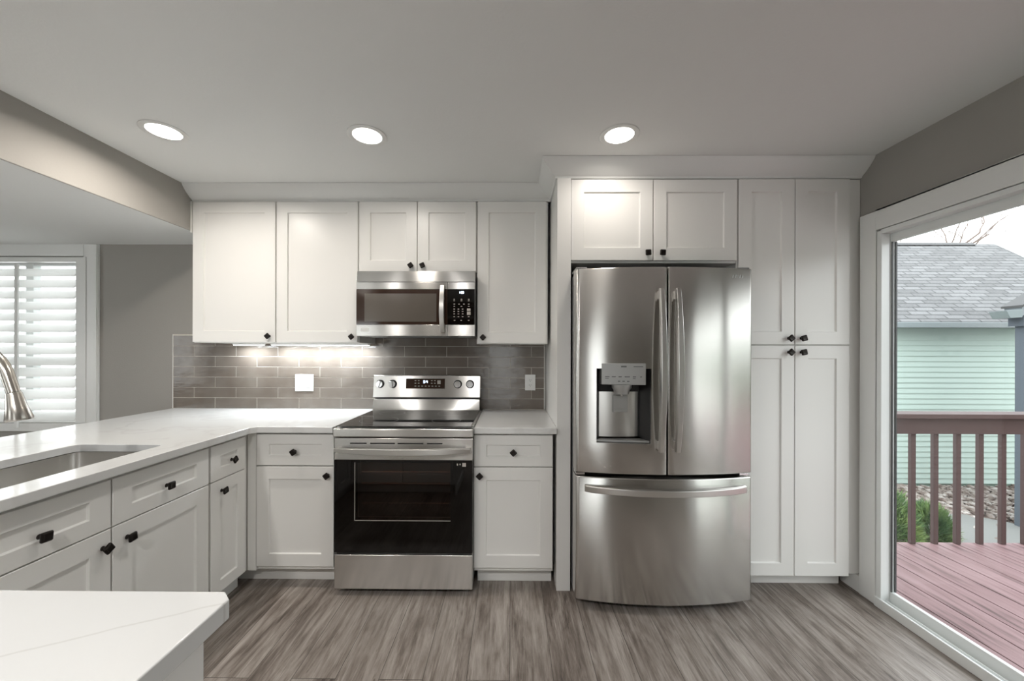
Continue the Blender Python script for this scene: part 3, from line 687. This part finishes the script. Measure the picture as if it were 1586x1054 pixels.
# backguard
bx0, bx1 = -.966, -.213
MB().prism([(-.135, .9225), (-.128, .938), (-.112, 1.000), (-.030, 1.000), (-.030, .9225)], 'x', bx0 + .003, bx1 - .003).build('backguard', M['steel'], rg, bevel=.003)
MB().box(bx0 + .012, bx1 - .012, -.108, -.030, 1.0003, 1.0107).build('backguard_vent', M['black'], rg)
cp = MB().prism([(-.118, 1.011), (-.098, 1.163), (-.090, 1.168), (-.030, 1.168), (-.030, 1.011)], 'x', bx0, bx1).build('control_panel', M['steel'], rg, bevel=.003)
tilt = (.020 / .152)
def onpanel(z_): return -.118 + (z_ - 1.011) * tilt
for x, rot in ((-.918, 70), (-.829, 95), (-.371, 92), (-.285, 84)):
    zk = 1.105; y = onpanel(zk); kb = MB()
    kb.cyl((x, y, zk), (x, y - .006, zk), .0295, .0285, 32)
    ko = kb.build('knob_bezel', M['black'], cp)
    kb = MB().cyl((x, y - .0062, zk), (x, y - .024, zk), .0245, .0225, 32)
    a = R(rot); gx_, gz_ = math.cos(a), math.sin(a)
    q = [(x + gx_ * .022 * s1 - gz_ * .005 * s2, zk + gz_ * .022 * s1 + gx_ * .005 * s2) for s1, s2 in ((-1, -1), (1, -1), (1, 1), (-1, 1))]
    kb.prism(q, 'y', y - .033, y - .0242); kb.build('knob', M['chrome'], cp, bevel=.001)
ds = MB().prism([(onpanel(1.073) - .0015, 1.073), (onpanel(1.142) - .0015, 1.142), (onpanel(1.142) + .002, 1.142), (onpanel(1.073) + .002, 1.073)], 'x', -.736, -.462).build('display', M['brownglass'], cp)
yd = onpanel(1.125) - .0035
dg = digits(MB(), '6:4', -.612, yd, 1.112, .018).build('clock_digits', M['display'], ds)
pr = MB()
for i in range(8): pr.box(-.675 + i * .024, -.663 + i * .024, onpanel(1.09) - .0026, onpanel(1.09) - .0018, 1.088, 1.093)
for i, x in enumerate((-.675, -.652, -.560, -.538)):
    for z_ in (1.108, 1.126): pr.box(x, x + .011, onpanel(z_) - .0026, onpanel(z_) - .0018, z_, z_ + .005)
pr.box(-.515, -.492, onpanel(1.11) - .0030, onpanel(1.11) - .0018, 1.105, 1.131)
pr.build('printed_marks', M['print'], ds)

# ------------------------------------------------------------------ microwave
mw = thing('microwave_oven', 'stainless steel over-the-range microwave with dark window above the range', 'microwave', (-.59, -.2, 1.43))
mx0, mx1 = -.9635, -.2235; yf = -.41
MB().box(mx0 + .003, mx1 - .003, yf + .03, -.014, 1.430, 1.826).build('body', M['steel_side'], mw, bevel=.002)
MB().prism([(yf + .004, 1.768), (yf + .012, 1.836), (yf + .029, 1.836), (yf + .029, 1.768)], 'x', mx0, mx1).build('vent_panel', M['steel'], mw, bevel=.002)
md = thing('door', None, None, (0, 0, 0)); md.parent = mw; md.location = Vector((-.68, yf, 1.43)) - mw.location
sx1 = -.3955
MB().box(mx0, sx1, yf, yf + .0295, 1.7215, 1.7655).box(mx0, sx1, yf, yf + .0295, 1.430, 1.5005).build('door_band', M['steel'], md, bevel=.002)
MB().box(mx0, sx1, yf + .001, yf + .0295, 1.501, 1.721).build('door_glass', M['brownglass'], md)
MB().box(-.912, -.463, yf - .0005, yf + .0009, 1.519, 1.694).build('screen_window', M['window_mesh'], md)
MB().box(-.935, -.885, yf - .0012, yf - .0003, 1.458, 1.480).build('badge', M['white_plastic'], md, bevel=.002)
hb = MB(); bowbar(hb, (-.4235, yf - .014, 1.452), (-.4235, yf - .014, 1.744), (0, -1, 0), .030, .034, .012, (1, 0, 0), taper=.85)
hb.box(-.434, -.413, yf - .016, yf - .0008, 1.456, 1.478).box(-.434, -.413, yf - .016, yf - .0008, 1.722, 1.742)
hb.build('handle', M['steel2'], md, bevel=.0015)
MB().box(sx1 + .002, mx1, yf, yf + .0295, 1.7215, 1.7655).build('control_band', M['steel'], mw, bevel=.002)
MB().box(sx1 + .002, mx1, yf, yf + .0295, 1.430, 1.5005).build('control_band', M['steel'], mw, bevel=.002)
kp = MB().box(sx1 + .002, mx1 - .003, yf + .0005, yf + .0295, 1.501, 1.721).build('control_panel', M['blackglass'], mw)
digits(MB(), '1:08', -.325, yf - .0008, 1.694, .014).build('clock_digits', M['display'], kp)
pr = MB()
for zz, xs_ in ((1.659, (-.352, -.307, -.262)), (1.650, (-.352, -.307, -.262)), (1.629, (-.352, -.322, -.292, -.262)), (1.615, (-.352, -.307, -.262)), (1.598, (-.352, -.326, -.300)), (1.583, (-.352, -.326, -.300)), (1.568, (-.352, -.326, -.300)), (1.551, (-.352, -.326, -.300, -.262)), (1.528, (-.350, -.308, -.262))):
    for x in xs_: pr.box(x - .005, x + .005, yf - .0003, yf + .0004, zz - .0022, zz + .0022)
pr.box(-.273, -.251, yf - .0003, yf + .0004, 1.562, 1.582).box(-.273, -.251, yf - .0003, yf + .0004, 1.586, 1.602)
pr.build('button_marks', M['print'], kp)
for x0, x1 in ((-.90, -.80), (-.335, -.255)): box(x0, x1, -.36, -.30, 1.4265, 1.4297).build('task_lamp_lens', M['white_plastic'], mw)
box(-.73, -.40, -.33, -.12, 1.4265, 1.4297).build('grease_filter', M['steel_side'], mw)

# ------------------------------------------------------------------ refrigerator
fg = thing('refrigerator', 'stainless steel french-door refrigerator with water dispenser and bottom freezer', 'refrigerator', (.795, -.4, 0))
fx0, fx1 = .3395, 1.2495; xc = (fx0 + fx1) / 2; hw = (fx1 - fx0) / 2
def fy(x): return -.792 - .050 * (1 - ((x - xc) / hw) ** 2)
MB().box(fx0 + .004, fx1 - .004, -.700, -.05, .03, 1.752).build('body', M['steel_side'], fg, bevel=.003)
box(fx0 + .02, fx1 - .02, -.72, -.60, .006, .0295).build('base_grille', M['black'], fg)
MB().box(fx0 + .01, fx1 - .01, -.7095, -.7005, .07, 1.745).build('door_gasket', M['black'], fg)
def fprofile(x0, x1, r0, r1, cuts=()):
    xs_ = sorted(set([x0 + r0, x1 - r1] + [x0 + r0 + (x1 - r1 - x0 - r0) * i / 14 for i in range(15)] + list(cuts)))
    pts = [(x0, -.7105)]
    y_ = fy(x0)
    for k in range(5): a = R(180 + 90 * k / 4 * (1 if r0 > 0 else 0)); pts.append((x0 + r0 + r0 * math.cos(a), fy(x0 + r0) + r0 - (-r0 * math.sin(a)))) if True else None
    pts += [(x, fy(x)) for x in xs_[1:-1]]
    for k in range(5): a = R(270 + 90 * k / 4); pts.append((x1 - r1 + r1 * math.cos(a), fy(x1 - r1) + r1 + r1 * math.sin(a)))
    pts.append((x1, -.7105)); return pts
def fdoor(name, x0, x1, z0, z1, r0, r1, hole=None, bev=.004):
    cuts = (hole[0], hole[1]) if hole else ()
    pr_ = fprofile(x0, x1, r0, r1, cuts); mb = MB(); bm = mb.bm
    # rounded top and bottom edges: inset rows
    rows = [(z0, .006), (z0 + .0018, .0018), (z0 + .006, 0)] + ([(hole[2], 0), (hole[3], 0)] if hole else []) + [(z1 - .006, 0), (z1 - .0018, .0018), (z1, .006)]
    grid = []
    for z_, ins in rows:
        grid.append([bm.verts.new((min(max(x, x0 + (ins if 0 else 0)), x1), y + (ins if 0 < i < len(pr_) - 1 else 0), z_)) for i, (x, y) in enumerate(pr_)])
    for a, b, (za, _), (zb, _) in zip(grid, grid[1:], rows, rows[1:]):
        for i in range(len(pr_) - 1):
            if hole and abs(za - hole[2]) < 1e-6 and pr_[i][0] >= hole[0] - 1e-6 and pr_[i + 1][0] <= hole[1] + 1e-6: continue
            bm.faces.new((a[i], a[i + 1], b[i + 1], b[i]))
        bm.faces.new((a[-1], a[0], b[0], b[-1]))
    bm.faces.new(grid[0][::-1]); bm.faces.new(grid[-1])
    if hole:
        i0 = [i for i, p in enumerate(pr_) if abs(p[0] - hole[0]) < 1e-6][0]; i1 = [i for i, p in enumerate(pr_) if abs(p[0] - hole[1]) < 1e-6][0]
        lo, hi = grid[3], grid[4]; d_ = .022
        def inn(v_): return bm.verts.new((v_.co.x, v_.co.y + d_, v_.co.z))
        L0, L1, H0, H1 = [inn(v_) for v_ in (lo[i0], lo[i1], hi[i0], hi[i1])]
        bm.faces.new((lo[i0], hi[i0], H0, L0)); bm.faces.new((lo[i1], L1, H1, hi[i1]))
        bm.faces.new([lo[i] for i in range(i0, i1 + 1)] + [L1, L0]); bm.faces.new([hi[i] for i in range(i0, i1 + 1)] + [H1, H0])
    return mb.build(name, M['steel'], fg, angle=50)
hole = (.441, .711, .869, 1.250)
ld = fdoor('door', fx0, .789, .712, 1.766, .018, .006, hole)
rd = fdoor('door', .796, fx1, .712, 1.766, .006, .018)
fz = fdoor('freezer_drawer', fx0, fx1, .052, .692, .018, .018)
# dispenser niche
h0, h1, hz0, hz1 = hole
yb = -.745
dn = MB(); bm = dn.bm
def q4(*p): bm.faces.new([bm.verts.new(v_) for v_ in p])
yl, yr = fy(h0) + .018, fy(h1) + .018
bx_0, bx_1, bz0, bz1 = h0 + .030, h1 - .030, hz0 + .018, hz1
q4((h0, yl, hz0), (h0, yl, hz1), (bx_0, yb, hz1), (bx_0, yb, bz0)); q4((h1, yr, hz0), (bx_1, yb, bz0), (bx_1, yb, hz1), (h1, yr, hz1))
q4((h0, yl, hz1), (h1, yr, hz1), (bx_1, yb, hz1), (bx_0, yb, hz1)); q4((bx_0, yb, bz0), (bx_0, yb, hz1), (bx_1, yb, hz1), (bx_1, yb, bz0))
dn.build('dispenser_niche', M['dark_cavity'], ld)
# curved steel back plate of the niche
pts = [(.468 + .205 * k / 12, yb - .002 - .012 * math.sin(math.pi * k / 12)) for k in range(13)]; pts += [(.673, yb - .0005), (.468, yb - .0005)]
MB().prism(pts, 'z', bz0 + .001, 1.125).build('niche_plate', M['steel2'], ld)
MB().prism([(h0 + .003, yl + .001), (h1 - .003, yr + .001), (bx_1, yb - .015), (bx_0, yb - .015)], 'z', hz0 + .002, hz0 + .012).build('drip_tray', M['panel_grey'], ld)
pn = MB().prism([(.466, fy(.466) - .004), (.683, fy(.683) - .004), (.683, yb - .001), (.466, yb - .001)], 'z', 1.168, 1.277).build('dispenser_panel', M['panel_grey'], ld, bevel=.002)
mk = MB(); 
def mark(x0, x1, z0, z1): mk.box(x0, x1, fy((x0 + x1) / 2) - .0048, fy((x0 + x1) / 2) - .0030, z0, z1)
mark(.560, .588, 1.257, 1.264); mark(.622, .672, 1.2585, 1.2625)
for x, w_ in ((.482, .022), (.515, .020), (.548, .016), (.578, .026), (.618, .016), (.655, .008)): mark(x, x + w_, 1.207, 1.211)
for x, w_ in ((.482, .018), (.618, .014)): mark(x, x + w_, 1.199, 1.202)
for x in (.545, .567, .590): mark(x, x + .012, 1.184, 1.188)
mk.build('printed_marks', M['greyprint'], pn)
sp_ = MB(); sp_.loft([[(.573 + a * w_, -.800 + b * d_, z_) for a, b in [(math.cos(2 * math.pi * k / 20), math.sin(2 * math.pi * k / 20)) for k in range(20)]] for w_, d_, z_ in ((.052, .036, 1.1675), (.050, .035, 1.150), (.042, .030, 1.140), (.036, .026, 1.118), (.034, .024, 1.117))])
sp_.build('spout', M['panel_grey'], ld)
MB().box(.536, .612, -.775, -.765, 1.020, 1.108).box(.548, .600, -.777, -.7745, 1.035, 1.040).build('paddle', M['panel_grey'], ld, bevel=.006, seg=3)
MB().cyl((.575, -.79, 1.105), (.575, -.79, 1.1165), .006, .007, 12).build('nozzle', M['chrome'], ld)
# handles
for x, par in ((.7505, ld), (.8325, rd)):
    hb = MB(); y0_ = fy(x) - .028
    bowbar(hb, (x, y0_, .835), (x, y0_, 1.652), (0, -1, 0), .034, .036, .020, (1, 0, 0), n=24, taper=.72)
    for z_ in (.845, 1.600): hb.box(x - .012, x + .012, y0_ + .004, fy(x) - .0003, z_, z_ + .042)
    hb.build('handle', M['steel2'], par, bevel=.003)
hb = MB(); n_ = 28; rings = []
for i in range(n_ + 1):
    s_ = i / n_; x = .382 + (1.206 - .382) * s_; y = fy(x) - .012 - .034 * (1 - (2 * s_ - 1) ** 2) ** .6
    hz = .0185
    sk_ = 0.018 * (1 if 0 else 0)
    rings.append([(x, y + .008, .636 + hz), (x, y - .010, .636 + hz * .85), (x, y - .010, .636 - hz * .85), (x, y + .008, .636 - hz)])
hb.loft(rings); 
for x in (.388, 1.172): hb.box(x, x + .028, fy(x) - .022, min(fy(x), fy(x + .028)) - .0003, .624, .648)
hb.build('handle', M['steel2'], fz, bevel=.003)
# hinges and logo
for x0, x1 in ((fx0 + .002, fx0 + .06), (fx1 - .06, fx1 - .002)):
    box(x0, x1, -.770, -.64, 1.7665, 1.778).build('hinge_cap', M['steel_side'], fg, bevel=.003)
    box(x0, x0 + .045, -.785, -.715, .6965, .7075).build('hinge', M['chrome'], fg, bevel=.001)
lg = MB()
for x, w_ in ((1.130, .010), (1.146, .009), (1.160, .004), (1.170, .010), (1.184, .009)):
    y = fy(x + .005); lg.prism([(x, 1.715), (x + w_ * .6, 1.715), (x + w_, 1.731), (x + w_ * .4, 1.731)], 'y', y - .0022, y + .0008)
lg.build('logo', M['chrome'], rd)

# ------------------------------------------------------------------ recessed lamps
def can(x, y, label, z=CE, group='recessed ceiling lamps', power=CAN_W, col=(1, .93, .85)):
    o = thing('recessed_light', label, 'light', (x, y, z), group)
    mb = MB(); prof_ = [(.078, 0), (.112, 0), (.112, -.004), (.106, -.007), (.084, -.005), (.074, .0)]
    n_ = 48; rings = [[(x + r_ * math.cos(2 * math.pi * k / n_), y + r_ * math.sin(2 * math.pi * k / n_), z - .0006 + h_) for k in range(n_)] for r_, h_ in [(.094, 0), (.094, -.003), (.090, -.005), (.069, -.003), (.068, 0)]]
    mb.loft(rings, cap=False); mb.build('trim_ring', M['trim'], o)
    MB().cyl((x, y, z - .0008), (x, y, z - .0035), .068, .067, 48).build('lens', M['lens'], o)
    l = lamp('can_lamp', 'AREA', (x, y, z - .012), power, col, .13, None, (0, 0, 0), spread=R(165), parent=o)
    return o
can(-1.677, -.945, 'round lit ceiling lamp nearest the lowered beam', power=CAN_W * 2.3)
can(-.708, -.905, 'round lit ceiling lamp in line above the range, middle of three')
can(.528, -.905, 'round lit ceiling lamp just in front of the refrigerator cabinets', power=CAN_W * .62)
for x in (-1.68, -.7): can(x, -3.45, 'unseen fill lamp added in the ceiling behind the camera', CE, 'added fill lamps behind the camera', FILL_W * 1.12, (1, .98, .96))  # unseen lamps, added to brighten the kitchen from behind
for x, y in ((-3.6, -2.6), (-3.6, -4.3)): can(x, y, 'unseen fill lamp added in the lowered ceiling', LOW - .006, 'added fill lamps of the lowered ceiling', FILL_W * .38, (1, .98, .96))  # out of view, added as fill from the dining side

# ------------------------------------------------------------------ outside
dk = MB(); x = 2.12; 
while x < 5.6: dk.box(x, x + .134, -3.6, .03, -.078, -.050); x += .1395
dt = thing('wooden_deck', 'red stained wooden deck outside the sliding door', 'deck', (3.8, -1.8, -.25))
dk.build('deck_boards', M['deck'], dt, bevel=.003)
MB().box(2.1, 5.6, -3.6, .028, -.25, -.0785).build('rim_joists', M['rail'], dt)
rl = thing('deck_railing', 'brown painted wooden railing along the far edge of the deck', 'railing', (3.6, -.02, -.05))
MB().box(2.13, 5.6, -.09, .05, .872, .905).build('cap_rail', M['rail'], rl, bevel=.004)
MB().box(2.13, 5.6, -.040, -.002, .755, .8715).build('top_rail', M['rail'], rl, bevel=.003)
x = 2.900 - .162 * 4
while x < 5.55:
    MB().box(x, x + .034, -.0015, .0245, -.0495, .84).build('baluster', M['rail'], rl, bevel=.003); x += .162
# neighbouring mint house
hs = thing('mint_house', 'neighbouring mint green house with lap siding and grey shingle roof', 'house', (8, 5, -1))
HX0, HX1, HY = 4.6, 11.0, 4.0
sd = []; z = -.985; e_ = .094
pts = [(HY + .15, -.99)]
while z < 1.80: pts += [(HY - .016, z), (HY, z + e_ - .001)]; z += e_
pts.append((HY + .15, z)); MB().prism(pts, 'x', HX0, HX1).build('siding', M['mint'], hs, smooth=False)
box(HX0, HX1, HY + .16, 8.0, -1.1, 1.85).build('walls', M['mint'], hs)
box(HX0 + .01, HX1 - .01, HY + .005, HY + .158, -1.25, -.992).build('foundation', M['mintbase'], hs)
ey, ez, ry, rz = 3.72, 1.865, 6.0, 3.83
MB().prism([(ey, ez), (ry, rz), (8.3, ez), (8.3, ez - .05), (ry, rz - .08), (ey, ez - .05)], 'x', 4.3, 11.12).build('roof', M['shingle'], hs)
MB().prism([(ry - .09, rz - .045), (ry, rz + .03), (ry + .09, rz - .045)], 'x', 4.3, 10.6).build('ridge_cap', M['slot'], hs)
MB().box(4.3, 11.3, ey - .09, ey - .002, ez - .115, ez - .02).build('gutter', M['gutter'], hs, bevel=.01)
MB().box(4.3, 11.3, ey, HY - .02, ez - .10, ez - .06).build('soffit', M['fascia'], hs)
# grey porch gable at the right with sloping rake board
GX = -.125
gh = thing('grey_porch', 'slate grey porch end with sloping roof edge and gutter, right of the mint house', 'porch', (7.4, 2.35, -1))
gx, gy = 6.98, 2.28
def rake(x): return 1.875 + (x - 6.86) * .60
MB().prism([(gx, -1.04), (9, -1.04), (9, rake(9) - .12), (gx, rake(gx) - .20)], 'y', gy, gy + .15).build('wall', M['greyhouse'], gh)
MB().prism([(6.84, rake(6.84) + .07), (9, rake(9) + .07), (9, rake(9) + .10), (6.84, rake(6.84) + .10)], 'y', gy - .03, gy + .19).build('roof', M['slot'], gh)
MB().prism([(6.86, rake(6.86) - .06), (9, rake(9) - .06), (9, rake(9) + .068), (6.86, rake(6.86) + .068)], 'y', gy - .01, gy + .17).build('rake_board', M['fascia'], gh)
MB().prism([(6.90, 1.69), (6.90, 1.83), (9, rake(9) - .062), (9, rake(9) - .18), (7.18, 1.80), (7.08, 1.71)], 'y', gy + .001, gy + .16).build('soffit', M['greyhouse'], gh)
MB().prism([(6.645, 1.89), (6.855, 1.905), (6.855, 1.80), (6.70, 1.79)], 'y', gy - .02, gy + .17).build('gutter', M['gutter'], gh, bevel=.004)
gh.location.x += GX
# unseen block added right of the deck, dims the sky reflected in the refrigerator
struct('reflection_block', box(9.4, 9.7, -18, 1.0, -1.05, 2.7), mat('block_green', (.10, .13, .09), .95), smooth=False)
# ground
gd = struct('ground', box(2.0, 16, -7, 12, -1.4, -1.05), M['soil'], smooth=False)
gpl = box(-9, 1.9, .4, 8, -.9, -.6); struct('ground_side', gpl, M['concrete'], smooth=False)
struct('path', MB().prism([(5.2, 1.95), (6.9, 1.7), (6.9, 2.5), (6.6, 2.75), (5.3, 2.85)], 'z', -1.05, -1.005), M['concrete'], smooth=False)
def blob_rocks(n, seed, area, zb, s0, s1):
    r2 = random.Random(seed); V = []; F = []
    ico = bmesh.new(); bmesh.ops.create_icosphere(ico, subdivisions=1, radius=1); iv = [v_.co.copy() for v_ in ico.verts]; ifc = [[v_.index for v_ in f.verts] for f in ico.faces]; ico.free()
    for _ in range(n):
        while True:
            x, y = r2.uniform(area[0], area[1]), r2.uniform(area[2], area[3])
            if not (5.15 < x < 6.95 and 1.72 < y < 2.8 and r2.random() < .93) and not ((x - 4.62) ** 2 + (y - 1.95) ** 2 < .24) and not ((x - 5.22) ** 2 + (y - 2.0) ** 2 < .15) and not (x > 6.85 and 2.2 < y < 2.5): break
        s_ = r2.uniform(s0, s1); sc = Vector((s_ * r2.uniform(.8, 1.4), s_ * r2.uniform(.8, 1.4), s_ * r2.uniform(.45, .8))); mt = Matrix.Rotation(r2.uniform(0, 6.3), 3, 'Z') @ Matrix.Rotation(r2.uniform(-.5, .5), 3, 'X')
        b = len(V); zz = zb + max(0, (y - 2.8)) * .03 + r2.uniform(-.01, .03)
        for v_ in iv:
            k = 1 + r2.uniform(-.15, .15); p = mt @ Vector((v_.x * sc.x * k, v_.y * sc.y * k, v_.z * sc.z * k)); V.append((x + p.x, y + p.y, zz + p.z))
        F += [[b + i for i in f] for f in ifc]
    me = bpy.data.meshes.new('river_rocks'); me.from_pydata(V, [], F); me.materials.append(M['rock'])
    o = bpy.data.objects.new('river_rocks', me); C.objects.link(o); return o
tag(blob_rocks(6000, 3, (4.2, 9.0, .3, 3.90), -1.04, .02, .052), 'brown and pale river rocks covering the ground before the mint house', 'rocks', kind='stuff')
def shrub(cx_, cy_, cz_, rx, ry_, rz_, n, seed, label):
    r2 = random.Random(seed); V = []; F = []
    for _ in range(n):
        a, b = r2.uniform(0, 2 * math.pi), math.acos(r2.uniform(-.15, 1)); k = r2.uniform(.35, 1) ** .5
        d_ = Vector((math.sin(b) * math.cos(a), math.sin(b) * math.sin(a), math.cos(b)))
        p = Vector((cx_ + d_.x * rx * k, cy_ + d_.y * ry_ * k, cz_ + d_.z * rz_ * k + noise.noise(d_ * 3) * .06))
        g_ = (d_ + Vector((r2.uniform(-.6, .6), r2.uniform(-.6, .6), r2.uniform(0, .9)))).normalized(); L = r2.uniform(.05, .11)
        s_ = g_.cross(Vector((r2.uniform(-1, 1), r2.uniform(-1, 1), r2.uniform(-1, 1)))).normalized() * .006
        i = len(V); V += [tuple(p - s_), tuple(p + s_), tuple(p + g_ * L)]; F.append((i, i + 1, i + 2))
    me = bpy.data.meshes.new('foliage'); me.from_pydata(V, [], F); me.materials.append(M['leafgreen'])
    t_ = thing('juniper_shrub', label, 'shrub', (cx_, cy_, -1.05)); me.transform(Matrix.Translation((-cx_, -cy_, 1.05)))
    o = bpy.data.objects.new('foliage', me); C.objects.link(o); o.parent = t_
    st = MB()
    for k in range(7):
        a = k * .9; st.tube([(cx_, cy_, -1.05), (cx_ + rx * .4 * math.cos(a), cy_ + ry_ * .4 * math.sin(a), cz_ + rz_ * .3)], [.018, .006], 6)
    st.build('stems', M['bark'], t_)
shrub(4.62, 1.95, -.92, .29, .36, .58, 7000, 1, 'feathery green juniper shrub behind the balusters nearest the door frame')
shrub(5.22, 2.0, -.96, .19, .27, .40, 4500, 2, 'smaller green juniper shrub between the second and third balusters')
# bare tree beyond the roof
tr = thing('bare_tree', 'leafless tree whose thin branches show above the shingle roof', 'tree', (13.2, 9.6, -1.2))
r2 = random.Random(11); tb = MB()
def branch(p, d_, L, r_, depth):
    path_ = [p]; q_ = p.copy(); n_ = 5; dd_ = d_.copy()
    for i in range(n_):
        dd_ = (dd_ + Vector((r2.uniform(-.28, .28), r2.uniform(-.28, .28), r2.uniform(-.16, .20)))).normalized(); q_ = q_ + dd_ * L / n_; path_.append(q_.copy())
    tb.tube(path_, [r_ * (1 - .55 * i / n_) for i in range(n_ + 1)], 6)
    if depth:
        for k in range(3 if depth > 1 else 4):
            i = r2.randint(2, n_); dn_ = (dd_ + Vector((r2.uniform(-1.1, 1.1), r2.uniform(-1.1, 1.1), r2.uniform(-.25, .6)))).normalized()
            branch(path_[i], dn_, L * r2.uniform(.55, .75), r_ * .45, depth - 1)
branch(Vector((13.2, 9.6, -1.2)), Vector((0, 0, 1)), 4.6, .16, 0)
for k in range(7):
    a = k * .9 + .3; branch(Vector((13.2, 9.6, 3.0 + .1 * k)), Vector((math.cos(a), math.sin(a), 1.0)).normalized(), 1.9, .05, 3)
tb.build('branches', M['bark'], tr)
